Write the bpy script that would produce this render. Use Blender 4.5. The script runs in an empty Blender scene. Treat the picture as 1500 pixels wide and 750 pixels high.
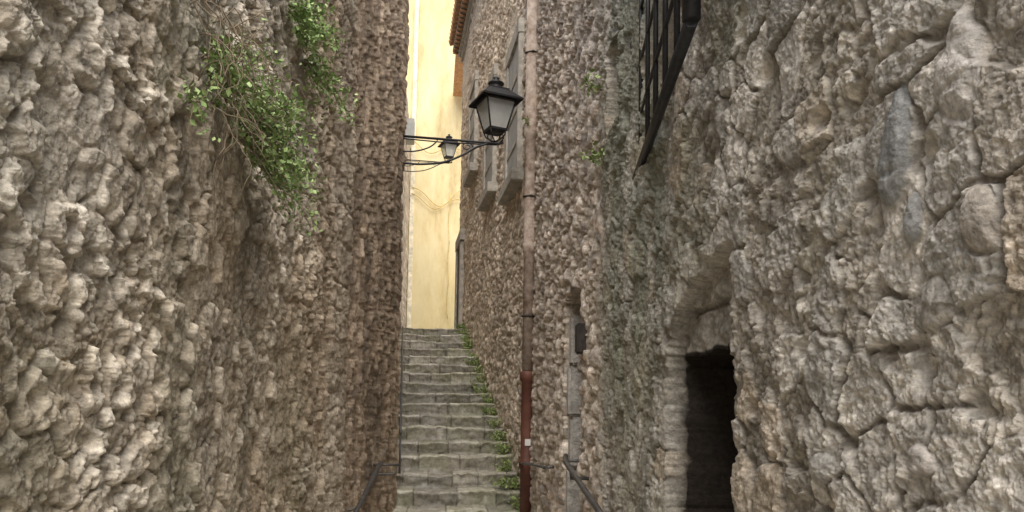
import bpy, bmesh, math, random
import numpy as np
from mathutils import Matrix, Vector, Euler
random.seed(7); RNG=np.random.default_rng(5)
scene=bpy.context.scene
COL=scene.collection

# ---------------------------------------------------------------- numpy noise
def _h(ix,iy,s):
    a=(ix.astype(np.int64)*374761393+iy.astype(np.int64)*668265263+s*1442695041)&0xffffffff
    a=((a^(a>>13))*1274126177)&0xffffffff
    a=((a^(a>>16))*2246822519)&0xffffffff
    a=a^(a>>15)
    return (a&0xffffff)/float(0xffffff)
def vnoise(x,y,s):
    ix=np.floor(x);iy=np.floor(y);fx=x-ix;fy=y-iy
    fx=fx*fx*(3-2*fx);fy=fy*fy*(3-2*fy)
    a=_h(ix,iy,s);b=_h(ix+1,iy,s);c=_h(ix,iy+1,s);d=_h(ix+1,iy+1,s)
    return (a*(1-fx)+b*fx)*(1-fy)+(c*(1-fx)+d*fx)*fy
def fbm(x,y,s,o=4,g=.5):
    t=0;a=1;n=0
    for i in range(o):
        t=t+a*vnoise(x,y,s+i*17);n+=a;a*=g;x=x*2.03+1.7;y=y*2.03+3.1
    return t/n
def ridge(x,y,s,o=4,g=.55):
    t=0;a=1;n=0
    for i in range(o):
        t=t+a*(1-np.abs(2*vnoise(x,y,s+i*17)-1));n+=a;a*=g;x,y=(x*1.7+y*.9+1.7,y*1.7-x*.9+3.1)
    return t/n
def vor(y,z,sy,sz,s,jit=.9):
    px=y/sy;py=z/sz;ix=np.floor(px);iy=np.floor(py)
    F1=np.full(px.shape,9.);F2=np.full(px.shape,9.);R=np.zeros(px.shape);R2=np.zeros(px.shape)
    for dx in(-1,0,1):
        for dy in(-1,0,1):
            cx=ix+dx;cy=iy+dy
            jx=cx+.5+(_h(cx,cy,s)-.5)*jit;jy=cy+.5+(_h(cx,cy,s+91)-.5)*jit
            d=np.sqrt((px-jx)**2+(py-jy)**2)
            r=_h(cx,cy,s+33);r2=_h(cx,cy,s+55)
            n=d<F1
            F2=np.where(n,F1,np.minimum(F2,d));R=np.where(n,r,R);R2=np.where(n,r2,R2);F1=np.where(n,d,F1)
    return F1,F2,R,R2
def ss(a,b,x):
    t=np.clip((x-a)/(b-a),0,1);return t*t*(3-2*t)
def mix(a,b,f):
    f=f[...,None];return a*(1-f)+b*f
def C(*c):return np.array(c,float)

# ---------------------------------------------------------------- materials
def mat(name,col=(.5,.5,.5),rough=.8,attr=False,nscale=6,namp=.3,bump=((30,.4,.01),),metal=0,col2=None,spec=.3,trans=0):
    m=bpy.data.materials.new(name);m.use_nodes=True;nt=m.node_tree;N=nt.nodes;L=nt.links
    b=N['Principled BSDF'];b.inputs['Roughness'].default_value=rough;b.inputs['Metallic'].default_value=metal
    b.inputs['Specular IOR Level'].default_value=spec
    tc=N.new('ShaderNodeTexCoord')
    nz=N.new('ShaderNodeTexNoise');nz.inputs['Scale'].default_value=nscale;nz.inputs['Detail'].default_value=8;nz.inputs['Roughness'].default_value=.7
    L.new(tc.outputs['Object'],nz.inputs['Vector'])
    if attr:
        a=N.new('ShaderNodeVertexColor');a.layer_name='Col'
        mr=N.new('ShaderNodeMapRange');mr.inputs['From Min'].default_value=.3;mr.inputs['From Max'].default_value=.7
        mr.inputs['To Min'].default_value=1-namp;mr.inputs['To Max'].default_value=1+namp
        L.new(nz.outputs['Fac'],mr.inputs['Value'])
        mx=N.new('ShaderNodeVectorMath');mx.operation='SCALE';L.new(a.outputs['Color'],mx.inputs[0]);L.new(mr.outputs[0],mx.inputs['Scale'])
        L.new(mx.outputs[0],b.inputs['Base Color'])
    else:
        r=N.new('ShaderNodeValToRGB');r.color_ramp.elements[0].position=.35;r.color_ramp.elements[1].position=.65
        c2=col2 or tuple(min(1,c*(1+namp)) for c in col);c1=col if col2 else tuple(c*(1-namp) for c in col)
        r.color_ramp.elements[0].color=(*c1,1);r.color_ramp.elements[1].color=(*c2,1)
        L.new(nz.outputs['Fac'],r.inputs[0]);L.new(r.outputs[0],b.inputs['Base Color'])
    prev=None
    for sc,st,di in bump:
        n2=N.new('ShaderNodeTexNoise');n2.inputs['Scale'].default_value=sc;n2.inputs['Detail'].default_value=6;n2.inputs['Roughness'].default_value=.65
        L.new(tc.outputs['Object'],n2.inputs['Vector'])
        bp=N.new('ShaderNodeBump');bp.inputs['Strength'].default_value=st;bp.inputs['Distance'].default_value=di
        L.new(n2.outputs['Fac'],bp.inputs['Height'])
        if prev:L.new(prev.outputs[0],bp.inputs['Normal'])
        prev=bp
    if prev:L.new(prev.outputs[0],b.inputs['Normal'])
    return m
M_wall=mat('rubble_stone',attr=True,rough=.92,nscale=50,namp=.45,bump=((45,.7,.016),(160,.5,.005)),spec=.15)
M_step=mat('step_stone',attr=True,rough=.85,nscale=14,namp=.4,bump=((14,.6,.035),(70,.6,.014)),spec=.2)
M_iron=mat('black_iron',(.022,.022,.024),.5,nscale=30,namp=.4,bump=((90,.3,.003),),spec=.4)
M_rust=mat('rusty_iron',(.035,.028,.024),.7,nscale=30,namp=.5,bump=((90,.4,.003),))
M_rail=mat('worn_iron',(.09,.085,.08),.45,nscale=20,namp=.4,bump=((90,.3,.003),),metal=.3,spec=.5)
M_wood=mat('old_wood',(.10,.075,.05),.8,nscale=8,namp=.4,bump=((60,.4,.005),))
M_frame=mat('cut_stone',(.42,.39,.335),.9,nscale=9,namp=.3,bump=((30,.6,.014),))
M_shut=mat('grey_painted_wood',(.36,.365,.345),.6,nscale=5,namp=.18,bump=((60,.2,.003),))
M_tile=mat('roof_tile',(.42,.24,.13),.85,nscale=12,namp=.35,bump=((50,.4,.006),))
M_leaf=mat('leaf_green',attr=True,rough=.5,nscale=20,namp=.3,bump=(),spec=.35)
M_twig=mat('twig',(.24,.19,.13),.9,nscale=20,bump=())
M_cable=mat('cable',(.55,.42,.16),.6,bump=())
M_white=mat('sticker',(.7,.68,.65),.5,namp=.1,bump=())

def add_obj(name,me,parent=None,m=None,smooth=False):
    o=bpy.data.objects.new(name,me);COL.objects.link(o)
    if m:me.materials.append(m)
    if parent:o.parent=parent
    if smooth:
        me.polygons.foreach_set('use_smooth',[True]*len(me.polygons))
    return o
def empty(name):
    o=bpy.data.objects.new(name,None);o.empty_display_size=.2;COL.objects.link(o);return o
def grid_mesh(name,P,colr,parent,m,flip=False,smooth=True):
    R,Cn=P.shape[:2]
    me=bpy.data.meshes.new(name)
    me.vertices.add(R*Cn);me.vertices.foreach_set('co',P.reshape(-1).astype(np.float32))
    i=np.arange(R*Cn).reshape(R,Cn)
    q=np.stack([i[:-1,:-1],i[:-1,1:],i[1:,1:],i[1:,:-1]],-1).reshape(-1,4)
    if flip:q=q[:,::-1]
    n=len(q);me.loops.add(n*4);me.loops.foreach_set('vertex_index',q.reshape(-1).astype(np.int32))
    me.polygons.add(n);me.polygons.foreach_set('loop_start',(np.arange(n)*4).astype(np.int32))
    me.polygons.foreach_set('use_smooth',np.full(n,smooth))
    me.update(calc_edges=True);me.validate()
    if colr is not None:
        ca=me.color_attributes.new('Col','FLOAT_COLOR','POINT')
        ca.data.foreach_set('color',np.concatenate([colr,np.ones(colr.shape[:2]+(1,))],-1).reshape(-1).astype(np.float32))
    return add_obj(name,me,parent,m)
def box(name,lo,hi,parent,m,bev=.0,rot=None):
    bm=bmesh.new();bmesh.ops.create_cube(bm,size=1)
    for v in bm.verts:v.co=Vector([lo[k]+(v.co[k]+.5)*(hi[k]-lo[k]) for k in range(3)])
    if bev:bmesh.ops.bevel(bm,geom=bm.edges[:],offset=bev,segments=2,affect='EDGES')
    me=bpy.data.meshes.new(name);bm.to_mesh(me);bm.free()
    return add_obj(name,me,parent,m)
def tube_bm(bm,pts,r,seg=8):
    pts=[Vector(p) for p in pts];rs=r if isinstance(r,(list,tuple)) else [r]*len(pts)
    rings=[]
    for i,p in enumerate(pts):
        d=(pts[min(i+1,len(pts)-1)]-pts[max(i-1,0)]).normalized()
        up=Vector((0,0,1)) if abs(d.z)<.95 else Vector((1,0,0))
        a=d.cross(up).normalized();b=d.cross(a)
        rings.append([bm.verts.new(p+(a*math.cos(t)+b*math.sin(t))*rs[i]) for t in [2*math.pi*k/seg for k in range(seg)]])
    for a,b in zip(rings[:-1],rings[1:]):
        for k in range(seg):
            f=bm.faces.new((a[k],a[(k+1)%seg],b[(k+1)%seg],b[k]));f.smooth=True
    bm.faces.new(rings[0][::-1]);bm.faces.new(rings[-1])
def tubes(name,lst,parent,m,seg=8):
    bm=bmesh.new()
    for pts,r in lst:tube_bm(bm,pts,r,seg)
    me=bpy.data.meshes.new(name);bm.to_mesh(me);bm.free();return add_obj(name,me,parent,m)

# ---------------------------------------------------------------- wall plans (plan X as a function of distance y)
RY=[-3,1,2.3,4.5,8,9.2,15,17];RX=[.85,.88,.93,1.0,1.06,1.06,.64,.54]
LY=[-3,.5,4.5,5.6,6.25,6.5,8.4];LX=[-.98,-.95,-.84,-.79,-.75,-.745,-.39]
def rbase(y):return np.interp(y,RY,RX)
def lbase(y):return np.interp(y,LY,LX)

def cols(ya,yb,n):  # even in 1/y : finer tessellation where nearer
    return 1/np.linspace(1/ya,1/yb,n)
def rows(Y,zb,zt,nd,nc,k0=-.2,k1=.6):
    zt=zt+0*Y
    a=np.clip(k0*Y-.08,zb,zt);b=np.clip(k1*Y+.08,zb,zt)
    s=[]
    for t in np.linspace(0,1,nc,endpoint=False):s.append(zb+(a-zb)*t)
    for t in np.linspace(0,1,nd,endpoint=False):s.append(a+(b-a)*t)
    for t in np.linspace(0,1,nc):s.append(b+(zt-b)*t)
    return np.array(s)

def pebble(y,z,k=1.):
    yw=y+.05*(fbm(y*5,z*5,3)-.5)+.01*(fbm(y*20,z*20,2)-.5);zw=z+.05*(fbm(y*5,z*5,8)-.5)+.01*(fbm(y*20,z*20,9)-.5)
    F1,F2,r,r2=vor(yw,zw,.16,.10,11)
    dome=np.sqrt(np.clip(1-(F1/.62)**2,0,1))
    big=ss(.25,.6,r)
    flat=ss(.42,.6,fbm(y*1.4,z*1.4,7))
    h=.042*dome*r*big*(1-.25*flat)
    G1,G2,q,q2=vor(yw,zw,.07,.048,21)
    dg=np.sqrt(np.clip(1-(G1/.6)**2,0,1));h=np.maximum(h,.028*dg*ss(.2,.9,q)*(1-.3*flat))
    h=h+.013*(fbm(y*30,z*30,5)-.5)+.04*(fbm(y*1.5,z*1.5,6)-.5)
    st=np.maximum(ss(.15,.6,dome)*big,.6*ss(.2,.7,dg)*ss(.3,.7,q))
    mort=C(.42,.36,.285)
    a=C(.70,.62,.53);b=C(.40,.35,.31);c=C(.56,.43,.33)
    sc=mix(np.broadcast_to(a,y.shape+(3,)),b,ss(.35,.9,r2));sc=mix(sc,c,ss(.75,.85,q2)*.6)
    sc=sc*(.68+.64*q)[...,None]
    return h*k,mix(np.broadcast_to(mort,y.shape+(3,)),sc,st)*(.8+.5*fbm(y*2,z*1.2,14))[...,None]

STONES=[(1.30,.50,.115,.05,-.25,.022,(.30,.305,.30)),(1.25,.36,.05,.022,-.1,.02,(.34,.34,.33)),
 (1.12,.58,.10,.06,.1,.022,(.58,.54,.49)),(1.07,.31,.06,.04,.3,.022,(.46,.41,.35)),(1.20,.2,.05,.06,.2,.012,(.44,.41,.36)),
 (1.25,-.08,.03,.035,0,.018,(.46,.42,.38)),(1.62,-.12,.04,.06,.2,.015,(.44,.42,.38))]
def right_field(y,z):
    yw=y+.11*(fbm(y*4,z*4,31)-.5);zw=z+.11*(fbm(y*4,z*4,37)-.5)
    yw=yw+.03*(fbm(y*20,z*20,32)-.5);zw=zw+.03*(fbm(y*20,z*20,33)-.5)
    F1,F2,r,r2=vor(yw,zw,.155,.16,41);eA=ss(.03,.13,F2-F1);pA=ss(.36,.42,r)
    G1,G2,q,q2=vor(yw,zw,.065,.07,43);eB=ss(.03,.24,G2-G1);pB=ss(.5,.6,q)
    K1,K2,k,k2=vor(yw,zw,.030,.028,47);dC=np.sqrt(np.clip(1-(K1/.6)**2,0,1));pC=ss(.6,.9,k)
    J1,J2,j,j2=vor(yw,zw,.012,.012,49);dD=np.sqrt(np.clip(1-(J1/.6)**2,0,1))
    sm=ss(.40,.60,fbm(y*2.3,z*2.3,55))
    tilt=(r-.5)*.10*((yw/.155)%1-.5)
    h=(.020+.2*tilt)*eA*pA*(.4+.6*r2)+.016*eB*pB*(.3+.7*q2)*(1-.6*eA*pA)*(1-.6*sm)+.007*dC*pC*(1-.7*eA*pA)*(1-.3*sm)+.003*dD*j
    h=h+.04*(fbm(y*1.3,z*1.3,51)-.5)+.014*(fbm(y*8,z*8,52)-.5)+(.014-.006*sm)*(fbm(y*38,z*38,53,4,.62)-.5)*1.2
    h=h+.013*(1-.6*sm)*(ridge(y*13,z*13,58)-.6)
    T1,T2,t,t2=vor(yw,zw,.15,.13,61);h=h-.030*ss(.34,.05,T1)*ss(.7,.8,t)
    mort=mix(np.broadcast_to(C(.45,.405,.34),y.shape+(3,)),C(.33,.295,.24),ss(.4,.65,fbm(y*3.1,z*3.1,56)))
    sA=mix(np.broadcast_to(C(.72,.67,.59),y.shape+(3,)),C(.46,.44,.40),ss(.3,.8,r2))
    sA=mix(sA,C(.60,.46,.31),ss(.86,.93,r)*.6)
    sB=mix(np.broadcast_to(C(.74,.68,.59),y.shape+(3,)),C(.32,.29,.245),ss(.2,.9,q2))
    col=mix(mort,sA,eA*pA*.8);col=mix(col,sB,eB*pB*.65*(1-.6*eA*pA))
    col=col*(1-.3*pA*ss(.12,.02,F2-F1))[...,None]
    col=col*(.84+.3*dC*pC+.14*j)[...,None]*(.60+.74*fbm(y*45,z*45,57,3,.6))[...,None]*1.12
    mk=ss(2.6,3.1,y+.4*(fbm(y*3,z*1.2,71)-.5))*ss(4.9,4.2,y)*ss(-.7,.35,z+.5*(fbm(y*3,z*2,72)-.5))
    mk=mk*(.35+.65*ss(.3,.65,fbm(y*7,z*1.6,73)))
    col=mix(col,C(.235,.245,.18),mk*.75)
    mg=ss(.48,.68,fbm(y*2.7+3,z*1.4,76))*ss(1.3,2.,y);col=mix(col,C(.29,.295,.205),mg*.35)
    col=col*(1-.25*ss(.5,.75,fbm(y*5,z*1.3,75)))[...,None]
    hp,cp=pebble(y,z);w=ss(4.0,4.5,y+.5*(fbm(y*6,z*3,77)-.5))
    h=h*(1-w)+hp*w;col=mix(col,cp,w)
    for (cy,cz,az,ay,ang,hh,cc) in STONES:
        dy=y-cy;dz=z-cz;c=math.cos(ang);s=math.sin(ang)
        a=(dy*c-dz*s)/ay;b=(dy*s+dz*c)/az
        th=np.arctan2(b,a)
        rr=np.sqrt(a*a+b*b)*(1+.45*(fbm(y*11+cy*7,z*11,79)-.5)+.07*np.cos(3*th+cy*9))
        f=ss(1.05,.9,rr)
        h=h*(1-f)+f*(.010+hh*np.clip(1-rr**4,0,1)+.35*h+.014*(fbm(y*16,z*16,80)-.5));col=mix(col,np.array(cc)*(.7+.6*fbm(y*30,z*30,81))[...,None],f*.9)
    # --- doorway with rough arch head
    e=.05*(fbm(y*9,z*9,91)-.5)
    def arch(y0,y1,zlow,zhigh):
        yy=(y-y0)/(y1-y0)
        top=zlow+(zhigh-zlow)*np.sqrt(np.clip(1-np.clip(yy,0,1)**2.0,0,1))
        return np.minimum(np.minimum(y-y0+e,y1-y+e),top-z+e)
    m1=arch(2.22,2.90,.18,.53);m2=np.minimum(np.minimum(y-2.24,2.872-y),.215-z+.02*(fbm(y*12,z*0,97)-.5))+e*.3
    ring=ss(-.09,-.02,m1)
    f1=ss(-.008,.010,m1)
    h=h*(1-ring)+ring*(.8*h+.002)
    zb=z+.03*(fbm(y*3,z*5,96)-.5)
    blk=_h(np.floor(zb/.19),np.floor(z*0),95);bj=ss(.8,.95,np.abs((zb/.19)%1-.5)*2)
    h=h*(1-f1)+f1*(-.06+.05*(fbm(y*14,z*14,94)-.5)-.014*bj+.03*(blk-.5))
    col=mix(col,C(.34,.31,.26)*((.4+.9*fbm(y*16,z*16,93))*(.7+.6*blk)*(1-.35*bj))[...,None],np.maximum(f1,ring*.25))
    f2=ss(0,.010,m2);h=h*(1-f2)+f2*(-1.5+.05*fbm(y*8,z*8,98));col=mix(col,C(.03,.024,.019)*(.5+fbm(y*9,z*9,99))[...,None],ss(-.022,-.012,m2))  # unlit interior painted near-black, beginning just outside the recess edge
    # --- narrow doorway farther up
    m3=np.minimum(np.minimum(y-4.95+e*.5,5.65-y+e*.5),.78+.10*np.sqrt(np.clip(1-((y-5.3)/.36)**2,0,1))-z+e)
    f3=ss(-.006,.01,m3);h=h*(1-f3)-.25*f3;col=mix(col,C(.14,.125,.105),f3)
    # --- slit window in dark band, window behind grille
    for (a0,a1,z0,z1,dp) in((3.85,4.15,1.62,2.1,.3),(2.75,3.3,1.42,2.4,.15)):
        m4=np.minimum(np.minimum(y-a0,a1-y),np.minimum(z-z0,z1-z))+e*.4
        f4=ss(-.006,.01,m4);h=h*(1-f4)-dp*f4;col=mix(col,C(.28,.235,.175),f4)
    return h,col

def left_field(y,z):
    yw=y+.09*(fbm(y*4,z*4,131)-.5)+.03*(fbm(y*18,z*18,132)-.5);zw=z+.09*(fbm(y*4,z*4,137)-.5)+.03*(fbm(y*18,z*18,133)-.5)
    rough=.3+.7*ss(.40,.58,fbm(y*1.9,z*1.5,139))
    rough=np.maximum(rough,ss(2.3,1.5,y)*.85)
    F1,F2,r,r2=vor(yw,zw,.12,.13,141);eA=ss(.02,.18,F2-F1);pA=ss(.5,.58,r)
    G1,G2,q,q2=vor(yw,zw,.055,.065,143);dB=np.sqrt(np.clip(1-(G1/.62)**2,0,1));pB=ss(.4,.95,q)
    K1,K2,k,k2=vor(yw,zw,.026,.026,147);dC=np.sqrt(np.clip(1-(K1/.6)**2,0,1));pC=ss(.4,.95,k)
    rg=ridge(yw*9,zw*7,158)
    h=.026*eA*pA*(.3+.7*r2)+rough*(.027*dB*pB+.009*dC*pC)*(1-.4*eA*pA)+.036*(rough*.7+.2)*(rg-.6)
    h=h+.08*(fbm(y*1.1,z*1.1,151)-.5)+.028*(fbm(y*6,z*6,152)-.5)+(.010+.010*rough)*(fbm(y*36,z*36,153,4,.62)-.5)
    T1,T2,t,t2=vor(yw,zw,.085,.09,161);h=h-.036*ss(.42,.1,T1)*ss(.6,.8,t)*np.maximum(rough,.5)
    base=mix(np.broadcast_to(C(.38,.315,.23),y.shape+(3,)),C(.26,.215,.155),ss(.4,.65,fbm(y*3,z*3,156)))
    s=mix(np.broadcast_to(C(.80,.72,.59),y.shape+(3,)),C(.42,.34,.245),ss(.25,.85,q2))
    col=mix(base,s,np.clip(dB*pB*rough*1.2+.6*dC*pC+.35*rough*ss(.6,.85,rg),0,1))
    col=mix(col,C(.62,.54,.43)*(.6+.6*r2)[...,None],eA*pA*.5)
    col=col*(.56+.84*fbm(y*40,z*40,157,3,.6))[...,None]*1.08
    pale=ss(.36,.56,fbm(y*1.6,z*1.6,171))*ss(3.4,1.4,y)  # cream lumps, plus the brighter light at the near end painted in
    col=mix(col,C(.84,.78,.67)*(.5+.45*dB*pB+.5*(rg-.5)+.25*(fbm(y*50,z*50,172)-.5))[...,None],pale*.6)
    brown=ss(.42,.62,fbm(y*1.3+5,z*1.3,173))*ss(1.9,2.8,y)
    col=mix(col,C(.32,.24,.16)*(.65+.6*dC+.3*fbm(y*40,z*40,177))[...,None],brown*.5)
    grn=ss(.45,.65,fbm(y*2.3+9,z*1.1,174))*(.5+.5*ss(.5,-.6,z));col=mix(col,C(.255,.25,.17),grn*.4)
    st=ss(5.55,5.65,y)*ss(6.4,6.3,y)
    zz=(zw+.1*vnoise(zw*2,zw*0,5))/.27
    jo=np.abs(zz%1-.5)*2;qi=np.floor(zz);u=_h(qi,qi*0,183)
    hs=.025*ss(1,.8,jo)*(.3+.7*u)+.05*(fbm(y*9,z*9,182)-.5)+.5*h
    h=h*(1-st)+hs*st
    col=mix(col,C(.50,.43,.345)*(.7+.5*u)[...,None]*(.6+.8*fbm(y*30,z*30,186))[...,None],st*.55)
    w=ss(6.3,6.5,y);hp,cp=pebble(y*2.2,z*.9)
    h=h*(1-w)+(hp*.75+.035*(ridge(y*10,z*2.6,188)-.6))*w;col=mix(col,cp*np.array([.72,.66,.59])*(.4+1.0*fbm(y*7,z*1.6,185))[...,None],w)  # inward-turned stretch: brown stone, darkened in colour to stand in for shade
    col=col*(1-.3*ss(.45,.75,fbm(y*5,z*1.4,175)))[...,None]
    return h,col

right_house=empty('stone_house')
left_house=empty('stone_house')
YS=-.5
Yn=np.concatenate([np.linspace(YS,.78,30,endpoint=False),cols(.78,8.8,760)])
top=np.interp(Yn,[0,3.6,3.62,8.8],[2.5,2.5,5.3,5.3])
Z=rows(np.maximum(Yn,.78),-1.75,top,680,50)
YY=np.broadcast_to(Yn,Z.shape)
h,c=right_field(YY,Z)
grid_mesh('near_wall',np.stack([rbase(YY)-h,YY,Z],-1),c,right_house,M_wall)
Yf=cols(8.8,17,190);Z=rows(Yf,-1.75,8.6,600,12,k0=-.12,k1=.6);YY=np.broadcast_to(Yf,Z.shape)
h,c=pebble(YY,Z)
c=c*np.array([1.12,1.10,1.05])
far_plaster=ss(.45,.6,fbm(YY*.8,Z*.8,211))*ss(3.0,4.5,Z)
h=h*(1-.6*far_plaster);c=mix(c,C(.66,.59,.48),far_plaster*.7)
grid_mesh('far_wall',np.stack([rbase(YY)-h,YY,Z],-1),c,right_house,M_wall)
box('pier',(1.062,8.78,5.3),(1.6,8.82,8.6),right_house,M_frame)
Yn=np.concatenate([np.linspace(YS,1.2,30,endpoint=False),cols(1.2,8.4,660)])
top=np.interp(Yn,[0,4.6,4.62,8.8],[2.9,2.9,5.0,5.0])
Z=rows(np.maximum(Yn,1.2),-1.75,top,680,50);YY=np.broadcast_to(Yn,Z.shape)
h,c=left_field(YY,Z)
P=np.stack([lbase(YY)+h,YY,Z],-1)
grid_mesh('near_wall',P,c,left_house,M_wall,flip=True)
box('corner_return',(-1.1,8.36,-1.75),(-.42,8.39,5.0),left_house,M_frame)
box('coping',(-1.35,YS,2.88),(-.93,4.58,2.98),left_house,M_frame)
Yf=cols(8.4,24,120);Z=rows(Yf,-1.75,8.5,260,20,k0=-.1);YY=np.broadcast_to(Yf,Z.shape);h,c=pebble(YY,Z)
grid_mesh('far_wall',np.stack([-.98+.006*(YY-8)+h,YY,Z],-1),c,left_house,M_wall,flip=True)
box('meter_box',(-.9,19.6,7.2),(-.66,20,7.8),left_house,M_shut,.01)

# ---------------------------------------------------------------- ground, stairway, landing
def gridflat(name,x0,x1,y0,y1,z,nx,ny,parent,m,col,amp=.01):
    X,Yg=np.meshgrid(np.linspace(x0,x1,nx),np.linspace(y0,y1,ny))
    Zg=z+amp*(fbm(X*3,Yg*3,301)-.5)
    cc=np.array(col)*(.8+.4*fbm(X*5,Yg*5,302))[...,None]
    return grid_mesh(name,np.stack([X,Yg,Zg],-1),cc,parent,m)
gridflat('ground',-150,150,-150,250,-1.62,60,60,None,M_step,(.45,.42,.36),0)
gridflat('alley_pavement',-1.3,1.3,-3,7.4,-1.6,60,160,None,M_step,(.43,.40,.34),.015)
N=19
xs=np.linspace(-1.3,1.25,320)
rowsP=[];rowsC=[]
for i in range(N):
    y0=7.3+.414*i;z0=-1.6+.17*i
    bw=.35+.45*random.random();off=random.random()
    ph=(xs+off)/bw+.35*np.sin(xs*2+i*3.1);jo=np.abs(ph%1-.5)*2;joint=ss(.94,.99,jo)*.8
    bid=np.floor(ph);br=_h(bid,bid*0+i,401)
    sag=-.018*np.sin((xs+1.3)/2.5*math.pi)+.055*(fbm(xs*1.6+i*5,xs*0+i,402)-.5)+.022*(br-.5)+.022*(fbm(xs*9+i*3,xs*0+i,408)-.5)
    fr=.09*(fbm(xs*2+i*9,xs*0,403)-.5)+.035*(br-.5)+.03*(fbm(xs*8+i*3,xs*0+i,409)-.5)
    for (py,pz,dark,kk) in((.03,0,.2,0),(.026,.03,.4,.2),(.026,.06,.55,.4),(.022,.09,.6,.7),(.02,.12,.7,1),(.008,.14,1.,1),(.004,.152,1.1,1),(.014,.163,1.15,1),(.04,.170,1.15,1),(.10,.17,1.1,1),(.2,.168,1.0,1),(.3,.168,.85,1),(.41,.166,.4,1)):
        n1=.06*(fbm(xs*11+i,xs*0+py*30+pz*20+i*3,405,5,.65)-.5)
        yy=y0+py+fr+n1+joint*.02*(py<.05);zz=z0+pz+sag*kk+n1*.5-joint*.014*(pz>.1)
        rowsP.append(np.stack([xs,yy,zz],-1))
        g=fbm(xs*4+i,xs*0+pz*20+py*9+i*2.3,406)
        cc=mix(np.broadcast_to(C(.35,.325,.265),xs.shape+(3,)),C(.54,.515,.455),ss(.35,.7,g))
        moss=ss(.45,.7,fbm(xs*3+i*2,xs*0+i,407))*.5+.7*ss(.45,.95,xs)*ss(.35,.6,g)
        cc=mix(cc,C(.24,.26,.12),np.clip(moss,0,1)*.5)
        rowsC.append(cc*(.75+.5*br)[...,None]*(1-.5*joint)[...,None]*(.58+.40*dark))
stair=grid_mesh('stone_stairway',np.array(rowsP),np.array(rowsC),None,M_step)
gridflat('upper_pavement',-6,6,15.14,60,1.63,40,80,None,M_step,(.40,.36,.30),.01)

# ---------------------------------------------------------------- yellow house
yh=empty('yellow_house')
m=bpy.data.materials.new('yellow_plaster');m.use_nodes=True;nt=m.node_tree;NN=nt.nodes;LL=nt.links
b=NN['Principled BSDF'];b.inputs['Roughness'].default_value=.9;b.inputs['Specular IOR Level'].default_value=.1
tc=NN.new('ShaderNodeTexCoord');mp=NN.new('ShaderNodeMapping');mp.inputs['Scale'].default_value=(2.2,2.2,.6)
LL.new(tc.outputs['Object'],mp.inputs[0])
n1=NN.new('ShaderNodeTexNoise');n1.inputs['Scale'].default_value=1.1;n1.inputs['Detail'].default_value=9;n1.inputs['Roughness'].default_value=.7
LL.new(mp.outputs[0],n1.inputs['Vector'])
r=NN.new('ShaderNodeValToRGB');e=r.color_ramp.elements
e[0].position=.32;e[0].color=(.54,.43,.23,1);e[1].position=.6;e[1].color=(.77,.665,.41,1)
x=e.new(.46);x.color=(.70,.58,.325,1)
LL.new(n1.outputs['Fac'],r.inputs[0])
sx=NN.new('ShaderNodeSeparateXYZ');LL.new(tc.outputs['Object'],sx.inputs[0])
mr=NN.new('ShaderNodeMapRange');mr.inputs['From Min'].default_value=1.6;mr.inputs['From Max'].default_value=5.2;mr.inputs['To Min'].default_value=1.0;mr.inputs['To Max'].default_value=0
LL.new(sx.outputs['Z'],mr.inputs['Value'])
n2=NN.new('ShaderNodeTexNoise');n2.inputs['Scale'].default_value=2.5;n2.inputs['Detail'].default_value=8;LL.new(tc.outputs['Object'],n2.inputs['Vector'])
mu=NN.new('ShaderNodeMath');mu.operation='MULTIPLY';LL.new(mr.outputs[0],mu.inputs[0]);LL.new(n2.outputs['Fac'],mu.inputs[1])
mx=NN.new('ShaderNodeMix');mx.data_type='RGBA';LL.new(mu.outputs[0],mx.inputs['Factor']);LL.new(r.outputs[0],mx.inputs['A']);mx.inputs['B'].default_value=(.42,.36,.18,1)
LL.new(mx.outputs['Result'],b.inputs['Base Color'])
bp=NN.new('ShaderNodeBump');bp.inputs['Distance'].default_value=.02;bp.inputs['Strength'].default_value=.4;LL.new(n2.outputs['Fac'],bp.inputs['Height']);LL.new(bp.outputs[0],b.inputs['Normal'])
M_yel=m
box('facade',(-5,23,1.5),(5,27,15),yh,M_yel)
box('plinth',(-5,22.95,1.5),(5,22.997,2.0),yh,M_frame,.01)
box('corner_pilaster',(-.85,22.93,2.0),(-.72,22.997,15),yh,mat('cream_plaster',(.74,.68,.52),.9))
box('eaves_slab',(.42,17.6,9.9),(.9,22.9,10.15),yh,M_tile)
cb=[]
for z0,dz,ph in((6.9,.45,0),(6.6,.25,1.),(8.3,.2,2.)):
    cb.append(([(-.8+1.7*t,22.9,z0-dz*math.sin(t*math.pi)+.12*math.sin(t*9+ph)) for t in np.linspace(0,1,24)],.014))
cb.append(([(.38+.02*math.sin(t*20),22.9,6.8-4*t) for t in np.linspace(0,1,20)],.014))
tubes('cables',cb,yh,M_cable,6)

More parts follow.
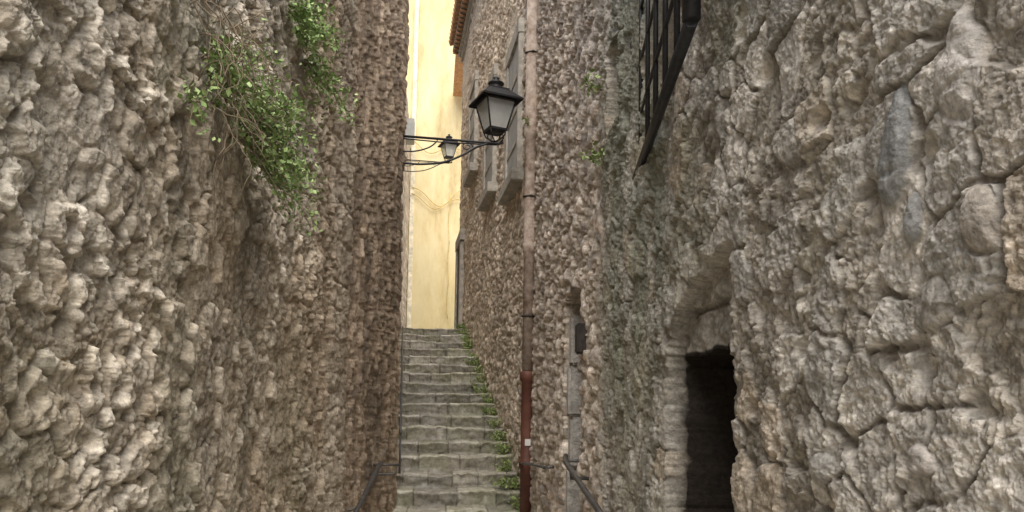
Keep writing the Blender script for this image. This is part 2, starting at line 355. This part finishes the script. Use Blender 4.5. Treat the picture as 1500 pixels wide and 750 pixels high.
def wall_panel(name,y0,y1,z0,z1,out0,out1,m,bev=.01,parent=right_house):
    bm=bmesh.new();vs=[]
    for yy in(y0,y1):
        for o in(out0,out1):
            for zz in(z0,z1):vs.append(bm.verts.new((float(rbase(yy))-o,yy,zz)))
    a=vs
    for f in((0,1,3,2),(4,6,7,5),(0,4,5,1),(2,3,7,6),(0,2,6,4),(1,5,7,3)):bm.faces.new([a[k] for k in f])
    bmesh.ops.recalc_face_normals(bm,faces=bm.faces[:])
    if bev:bmesh.ops.bevel(bm,geom=bm.edges[:],offset=bev,segments=2,affect='EDGES')
    me=bpy.data.meshes.new(name);bm.to_mesh(me);bm.free();return add_obj(name,me,parent,m)
def window(y0,y1,z0,z1):
    fw=.14
    wall_panel('window_sill',y0-.1,y1+.1,z0-.16,z0-.002,-.2,.16,M_frame)
    wall_panel('window_lintel',y0-.05,y1+.05,z1+.002,z1+.2,-.2,.09,M_frame)
    wall_panel('window_jamb',y0-.05,y0+fw-.05,z0,z1,-.2,.085,M_frame)
    wall_panel('window_jamb',y1-fw+.05,y1+.05,z0,z1,-.2,.085,M_frame)
    wall_panel('window_pane',y0+fw-.048,y1-fw+.048,z0,z1,-.2,.062,M_shut,0)
    for k in range(1,4):wall_panel('window_bar',y0+fw-.04,y1-fw+.04,z0+(z1-z0)*k/4-.03,z0+(z1-z0)*k/4+.03,.0,.075,M_frame,0)
window(9.0,10.0,3.0,4.75)
window(11.2,12.2,3.5,5.2)
window(13.6,14.5,4.6,6.2)
wall_panel('door_jamb',15.6,15.82,1.6,3.6,-.1,.10,M_frame)
wall_panel('door_jamb',16.6,16.85,1.6,3.6,-.1,.10,M_frame)
wall_panel('door_lintel',15.55,16.9,3.602,3.85,-.1,.11,M_frame)
wall_panel('door_leaf',15.825,16.595,1.6,3.6,-.1,.072,M_wood,0)
bm=bmesh.new()
for i in range(26):
    y=12.6+i*.175;x=float(rbase(y))
    tube_bm(bm,[(x+.5,y,8.95),(x-.34,y,8.62)],.075,8)
me=bpy.data.meshes.new('roof_tiles');bm.to_mesh(me);bm.free();add_obj('roof_tiles',me,right_house,M_tile,True)
wall_panel('eaves_soffit',12.5,17.1,8.45,8.53,-.3,.26,M_frame)
wall_panel('cornice',12.5,17.05,8.32,8.448,-.3,.13,M_frame)
wall_panel('cornice_moulding',12.5,17.04,8.18,8.318,-.3,.07,M_frame,.02)
bm=bmesh.new()
for i in range(24):
    y=12.65+i*.19;x=float(rbase(y))
    tube_bm(bm,[(x-.10,y,8.40),(x-.25,y,8.42)],.035,4)
me=bpy.data.meshes.new('eaves_brackets');bm.to_mesh(me);bm.free();add_obj('eaves_brackets',me,right_house,M_tile)
box('roof_slab',(.9,8.8,8.6),(3,17,8.7),right_house,M_tile)

M_gst=mat('grey_stone',(.40,.375,.335),.9,nscale=12,bump=((25,.8,.03),))
for k in range(6):
    wall_panel('mid_jamb_block',5.56-.02*(k%2),5.68,-1.6+.39*k,-1.6+.39*k+.386,-.245,-.01-.015*(k%2),M_gst,.02)
wall_panel('mid_door',4.97,5.53,-1.6,.84,-.245,-.20,M_wood,0)
wall_panel('letter_box',4.76,4.86,.38,.58,-.02,.07,M_rust,.01)
# ---------------------------------------------------------------- drainpipe
dp=empty('drainpipe')
px,py=1.0,7.8
def lathe(name,prof,cx,cy,parent,m,seg=20):
    bm=bmesh.new();rings=[[bm.verts.new((cx+r*math.cos(2*math.pi*k/seg),cy+r*math.sin(2*math.pi*k/seg),z)) for k in range(seg)] for r,z in prof]
    for a,b in zip(rings[:-1],rings[1:]):
        for k in range(seg):
            f=bm.faces.new((a[k],a[(k+1)%seg],b[(k+1)%seg],b[k]));f.smooth=True
    bm.faces.new(rings[0][::-1]);bm.faces.new(rings[-1])
    me=bpy.data.meshes.new(name);bm.to_mesh(me);bm.free();return add_obj(name,me,parent,m)
M_pipe=mat('weathered_pipe',(.21,.145,.105),.8,nscale=11,col2=(.50,.42,.35),bump=((40,.5,.008),))
M_pipe2=mat('oxide_pipe',(.085,.034,.024),.55,nscale=6,col2=(.15,.062,.042),bump=((40,.3,.005),))
lathe('upper_pipe',[(.062,.42),(.062,1.68),(.075,1.70),(.078,1.78),(.066,1.80),(.066,2.95),(.08,2.97),(.08,3.05),(.068,3.07),(.068,5.6)],px,py,dp,M_pipe)
lathe('lower_pipe',[(.068,-1.6),(.068,-.62),(.082,-.60),(.082,-.54),(.068,-.52),(.066,.30),(.085,.32),(.085,.40),(.07,.415)],px,py,dp,M_pipe2)
for z in(-.57,1.0,2.3,3.9):
    tubes('pipe_clamp',[([(px+.1,py,z),(px-.0,py-.075,z),(px-.078,py-.02,z)],.012)],dp,M_rust)
me=box('sticker',(px-.03,py-.0735,-.37),(px+.03,py-.0685,-.30),dp,M_white)

# ---------------------------------------------------------------- street lamps
M_glass=bpy.data.materials.new('frosted_glass');M_glass.use_nodes=True
g=M_glass.node_tree;b=g.nodes['Principled BSDF'];b.inputs['Roughness'].default_value=.35
b.inputs['Transmission Weight'].default_value=.5;b.inputs['IOR'].default_value=1.1
nz=g.nodes.new('ShaderNodeTexNoise');nz.inputs['Scale'].default_value=7
rr=g.nodes.new('ShaderNodeValToRGB');rr.color_ramp.elements[0].color=(.66,.68,.65,1);rr.color_ramp.elements[1].color=(.85,.86,.83,1)
g.links.new(nz.outputs['Fac'],rr.inputs[0]);g.links.new(rr.outputs[0],b.inputs['Base Color'])
def frustum(bm,z0,h0,z1,h1,cap=True):
    a=[bm.verts.new((sx*h0,sy*h0,z0)) for sx,sy in((-1,-1),(1,-1),(1,1),(-1,1))]
    b=[bm.verts.new((sx*h1,sy*h1,z1)) for sx,sy in((-1,-1),(1,-1),(1,1),(-1,1))]
    for k in range(4):bm.faces.new((a[k],a[(k+1)%4],b[(k+1)%4],b[k]))
    if cap:bm.faces.new(a[::-1]);bm.faces.new(b)
def lamp(x,y,z,s,wallx,rotz):
    root=empty('street_lamp')
    root.location=(x,y,z);root.scale=(s,s,s)
    def fin(bm,name,m,rot=True):
        me=bpy.data.meshes.new(name);bmesh.ops.recalc_face_normals(bm,faces=bm.faces[:]);bm.to_mesh(me);bm.free();o=add_obj(name,me,root,m)
        if rot:o.rotation_euler[2]=rotz
        return o
    bm=bmesh.new();frustum(bm,.17,.105,.50,.185,False);fin(bm,'glass',M_glass)
    bm=bmesh.new()
    for sx,sy in((-1,-1),(1,-1),(1,1),(-1,1)):
        tube_bm(bm,[(sx*.107,sy*.107,.16),(sx*.188,sy*.188,.505)],.011,6)
        tube_bm(bm,[(sx*.107,sy*.107,.16),(sx*.09,sy*.09,.09),(sx*.05,sy*.05,.05),(0,0,.02)],.009,6)
    frustum(bm,.145,.115,.17,.118);frustum(bm,.12,.07,.147,.10)
    for sx,sy,tx,ty in((-1,-1,1,-1),(1,-1,1,1),(1,1,-1,1),(-1,1,-1,-1)):
        tube_bm(bm,[(sx*.19,sy*.19,.505),(tx*.19,ty*.19,.505)],.014,6)
    frustum(bm,.505,.26,.525,.265,False);frustum(bm,.525,.265,.535,.255,False);frustum(bm,.535,.255,.66,.125,False);frustum(bm,.66,.13,.675,.13)
    fin(bm,'frame_and_roof',M_iron)
    bm=bmesh.new();sg=16
    pr=[(.085,.675),(.08,.70),(.072,.74),(.10,.752),(.10,.765),(.06,.785),(.035,.80),(.03,.815),(.04,.83),(.02,.85),(.004,.86)]
    rings=[[bm.verts.new((r*math.cos(2*math.pi*k/sg),r*math.sin(2*math.pi*k/sg),zz)) for k in range(sg)] for r,zz in pr]
    for a,b in zip(rings[:-1],rings[1:]):
        for k in range(sg):bm.faces.new((a[k],a[(k+1)%sg],b[(k+1)%sg],b[k])).smooth=True
    bm.faces.new(rings[-1]);bm.faces.new(rings[0][::-1]);fin(bm,'chimney',M_iron)
    bm=bmesh.new();tube_bm(bm,[(0,0,.48),(0,0,.38)],.03,10);tube_bm(bm,[(0,0,.38),(0,0,.27)],[.03,.045],10);fin(bm,'bulb',M_white)
    W=(wallx-x)/s
    bm=bmesh.new()
    tube_bm(bm,[(W,0,.03),(0.06,0,.0),(.10,0,.02)],.016,8)
    tube_bm(bm,[(W,0,.0),(W*.6,0,-.02),(0.02,0,-.02)],.008,6)
    pts=[(W,0,-.30),(W*.8,0,-.31),(W*.55,0,-.27),(W*.35,0,-.17),(W*.2,0,-.06),(W*.08,0,-.01)]
    def cr(pts,n=6):
        out=[];P=[Vector(p) for p in pts];P=[P[0]]+P+[P[-1]]
        for i in range(1,len(P)-2):
            for j in range(n):
                t=j/n;out.append(.5*((2*P[i])+(-P[i-1]+P[i+1])*t+(2*P[i-1]-5*P[i]+4*P[i+1]-P[i+2])*t*t+(-P[i-1]+3*P[i]-3*P[i+1]+P[i+2])*t**3))
        out.append(P[-1]);return out
    tube_bm(bm,cr(pts),.014,8)
    tube_bm(bm,cr([(W,0,-.16),(W*.85,0,-.15),(W*.7,0,-.09),(W*.62,0,0),(W*.66,0,.03)]),.009,6)
    tube_bm(bm,cr([(W*.3+.07*math.cos(a)*(1-a/12),0,-.06+.055*math.sin(a)*(1-a/12)) for a in np.linspace(0,8,14)],2),.007,6)
    tube_bm(bm,cr([(.03,0,.0),(.09,0,.04),(.10,0,.10),(.06,0,.13)]),.009,6)
    tube_bm(bm,cr([(-.0,0,.0),(-.08,0,.05),(-.09,0,.10),(-.05,0,.13)]),.009,6)
    tube_bm(bm,[(W,0,.09),(W,0,-.36)],.022,6)
    fin(bm,'bracket',M_iron,False)
lamp(.645,8.3,3.06,.93,-.42,.32)
lamp(.27,19.0,6.42,.9,-.93,.3)

# ---------------------------------------------------------------- window grille (projecting, tilted off the wall)
gr=empty('window_grille')
A=Vector((1.0,3.62,1.165));B=Vector((.74,2.06,1.165));D=(B-A)
bars=[];H=1.3
bars.append(([A,B],.022));bars.append(([A+Vector((0,0,H)),B+Vector((0,0,H))],.022))
n=6
for i in range(n+1):
    p=A+D*(i/n);bars.append(([p,p+Vector((0,0,H))],.028 if i in(0,n) else .011))
for k in range(1,5):
    z=H*k/5;bars.append(([A+Vector((0,0,z)),B+Vector((0,0,z))],.008))
e_=A+Vector((0,0,H));bars.append(([e_,Vector((1.05,e_.y,e_.z))],.02))
e_=B+Vector((0,0,H));bars.append(([e_,Vector((1.05,e_.y,e_.z))],.02))
tubes('bars',bars,gr,M_iron,6)

# ---------------------------------------------------------------- handrails
def rail(pts,br,r=.017):
    o=empty('handrail');tubes('rail',[(pts,r)],o,M_rail,10);tubes('brackets',[(b,.012) for b in br],o,M_rail,8)
rail([(.90,4.95,-.30),(.88,4.85,-.335),(.84,3.55,-.52),(.84,3.45,-.56)],
     [[(.87,4.6,-.37),(.87,4.6,-.42),(1.05,4.6,-.42)],[(.84,3.7,-.50),(.84,3.7,-.55),(1.05,3.7,-.55)],[(.88,4.9,-.33),(1.05,4.9,-.33)]])
rail([(-.49,7.42,-.54),(-.50,7.36,-.55),(-.635,6.5,-.90),(-.65,6.35,-.97)],
     [[(-.82,6.6,-.91),(-.62,6.6,-.87)],[(-.62,7.38,-.55),(-.31,7.42,-.555)],[(-.58,7.2,-.63),(-.36,7.3,-.635),(-.34,7.3,-.60)]],.022)
rail([(.94,7.9,-.56),(.93,6.8,-.5),(.95,6.1,-.47)],[[(1.05,6.2,-.47),(.93,6.2,-.48)],[(1.05,7.5,-.54),(.92,7.5,-.54)]],.012)
rail([(-.375,9.0,-.30),(-.56,13.2,1.45)],[[(-.375,9.02,-1.1),(-.375,9.02,-.3)],[(-.465,11.1,-.1),(-.465,11.1,.56)],[(-.56,13.2,.7),(-.56,13.2,1.45)]],.014)

# ---------------------------------------------------------------- vegetation
def plant(name,clumps,leaf=.014,stems=None,cols=((.28,.37,.13),(.16,.23,.07),(.42,.50,.22))):
    root=empty(name)
    V=[];F=[];CC=[]
    tw=[]
    for (c,r,n,rootp) in clumps:
        c=np.array(c);r=np.array(r)
        ntw=max(5,n//34)
        tips=[]
        for i in range(ntw):
            d=RNG.normal(size=3);d/=np.linalg.norm(d);tip=c+d*r*RNG.uniform(.5,1.15)
            rp=np.array(rootp);mid=(rp+tip)/2+np.array([0,0,.15*np.linalg.norm(tip-rp)])+RNG.normal(size=3)*.02
            pts=[(1-t)**2*rp+2*t*(1-t)*mid+t*t*tip+RNG.normal(size=3)*.004 for t in np.linspace(0,1,8)]
            tw.append(([tuple(p) for p in pts],[.0035-.0028*k/7 for k in range(8)]));tips.append(pts)
        for i in range(n):
            pts=tips[RNG.integers(ntw)];k=RNG.integers(2,8);p=np.array(pts[k])+RNG.normal(size=3)*r*.16
            s=leaf*RNG.uniform(.5,1.3)
            a=RNG.normal(size=3);a[2]-=.3;a/=np.linalg.norm(a);u=np.array([RNG.normal()*.6,RNG.normal()*.6,1.]);b=np.cross(a,u);b/=np.linalg.norm(b)+1e-6
            nrm=np.cross(a,b)
            i0=len(V)
            V+= [p,p+a*s*.5+b*s*.42+nrm*s*.12,p+a*s*1.2,p+a*s*.5-b*s*.42+nrm*s*.12]
            F+=[(i0,i0+1,i0+2),(i0,i0+2,i0+3)]
            w=RNG.random();cl=np.array(cols[0])*(1-w)+np.array(cols[1] if RNG.random()<.5 else cols[2])*w
            CC+=[cl]*4
    me=bpy.data.meshes.new('leaves');me.from_pydata([tuple(v) for v in V],[],F)
    ca=me.color_attributes.new('Col','FLOAT_COLOR','POINT');ca.data.foreach_set('color',np.concatenate([np.array(CC),np.ones((len(CC),1))],1).reshape(-1))
    add_obj('leaves',me,root,M_leaf)
    if stems:tw+=stems
    tubes('stems',tw,root,M_twig,4)
    return root
dry=[]
for i in range(80):
    y=RNG.uniform(2.3,3.3);z=RNG.uniform(1.0,1.5);x=-.78
    p=np.array([x,y,z]);pts=[p.copy()];d=np.array([RNG.uniform(.2,.8),RNG.normal()*.6,RNG.normal()*.7+.1])
    for k in range(10):
        d=d+RNG.normal(size=3)*.35+np.array([-.02,0,-.22]);d/=np.linalg.norm(d);p=p+d*.035;p[0]=np.clip(p[0],-.80,-.62);pts.append(p.copy())
    dry.append(([tuple(q) for q in pts],[.0026-.0015*k/10 for k in range(11)]))
GR=((.27,.39,.13),(.15,.23,.07),(.42,.54,.23))
plant('wall_shrub',[((-.70,2.85,1.24),(.12,.28,.16),700,(-.86,2.8,1.2)),((-.66,3.2,1.13),(.13,.30,.19),1200,(-.84,3.1,1.2)),
  ((-.64,3.5,1.00),(.09,.24,.16),1000,(-.84,3.1,1.12)),((-.72,2.5,1.00),(.08,.2,.10),110,(-.86,2.6,1.05)),((-.70,2.7,1.30),(.10,.2,.10),200,(-.86,2.7,1.25)),((-.64,3.3,1.25),(.10,.24,.10),500,(-.84,3.1,1.22))],leaf=.021,stems=dry,cols=GR)
plant('wall_shrub',[((-.70,4.35,2.2),(.12,.25,.2),600,(-.85,4.3,2.2)),((-.66,4.8,2.0),(.1,.2,.18),400,(-.84,4.5,2.1)),((-.68,4.0,2.15),(.12,.2,.15),300,(-.86,4.1,2.2))],leaf=.028,cols=GR)
plant('wall_weed',[((.90,4.25,1.55),(.05,.12,.06),90,(.98,4.2,1.5)),((.90,4.3,2.0),(.05,.12,.05),60,(.98,4.3,1.95))],leaf=.028)
plant('wall_weed',[((.93,7.7,3.12),(.03,.05,.07),40,(1.0,7.8,3.05))],leaf=.03)
cl=[]
for i in range(85):
    k=RNG.integers(0,19);y=7.3+.414*k+RNG.uniform(.05,.35);z=-1.6+.17*(k+1);x=float(rbase(y))-.06-abs(RNG.normal())*.08
    cl.append(((x,y,z+.08),(.09,.12,.09),int(RNG.integers(20,90)),(x+.03,y,z)))
plant('stair_weeds',cl,leaf=.03,cols=((.26,.35,.11),(.14,.20,.06),(.38,.46,.17)))

# ---------------------------------------------------------------- light, world, camera
w=bpy.data.worlds.new('World');scene.world=w;w.use_nodes=True;nt=w.node_tree
sky=nt.nodes.new('ShaderNodeTexSky');sky.sky_type='NISHITA';sky.sun_disc=False
EL=math.radians(54);AZ=math.radians(178)
sky.sun_elevation=EL;sky.sun_rotation=AZ;sky.air_density=1.0;sky.dust_density=4
nt.links.new(sky.outputs[0],nt.nodes['Background'].inputs[0]);nt.nodes['Background'].inputs[1].default_value=.15
sd=bpy.data.lights.new('sun','SUN');sd.energy=5;sd.angle=math.radians(60);sd.color=(1,.975,.935)
so=bpy.data.objects.new('sun',sd);COL.objects.link(so)
dirv=Vector((math.sin(AZ)*math.cos(EL),math.cos(AZ)*math.cos(EL),math.sin(EL)))
so.rotation_euler=dirv.to_track_quat('Z','Y').to_euler();so.location=dirv*30
cd=bpy.data.cameras.new('camera');cam=bpy.data.objects.new('camera',cd);COL.objects.link(cam)
cd.sensor_width=36;cd.lens=26;cd.shift_y=.1;cd.clip_end=600;cd.clip_start=.05
cam.matrix_world=Matrix.Rotation(math.radians(-6.06),4,'Z')@Matrix.Rotation(math.radians(94),4,'X')@Matrix.Rotation(math.radians(.9),4,'Z')
scene.camera=cam
scene.view_settings.view_transform='Standard';scene.view_settings.look='None';scene.view_settings.exposure=0
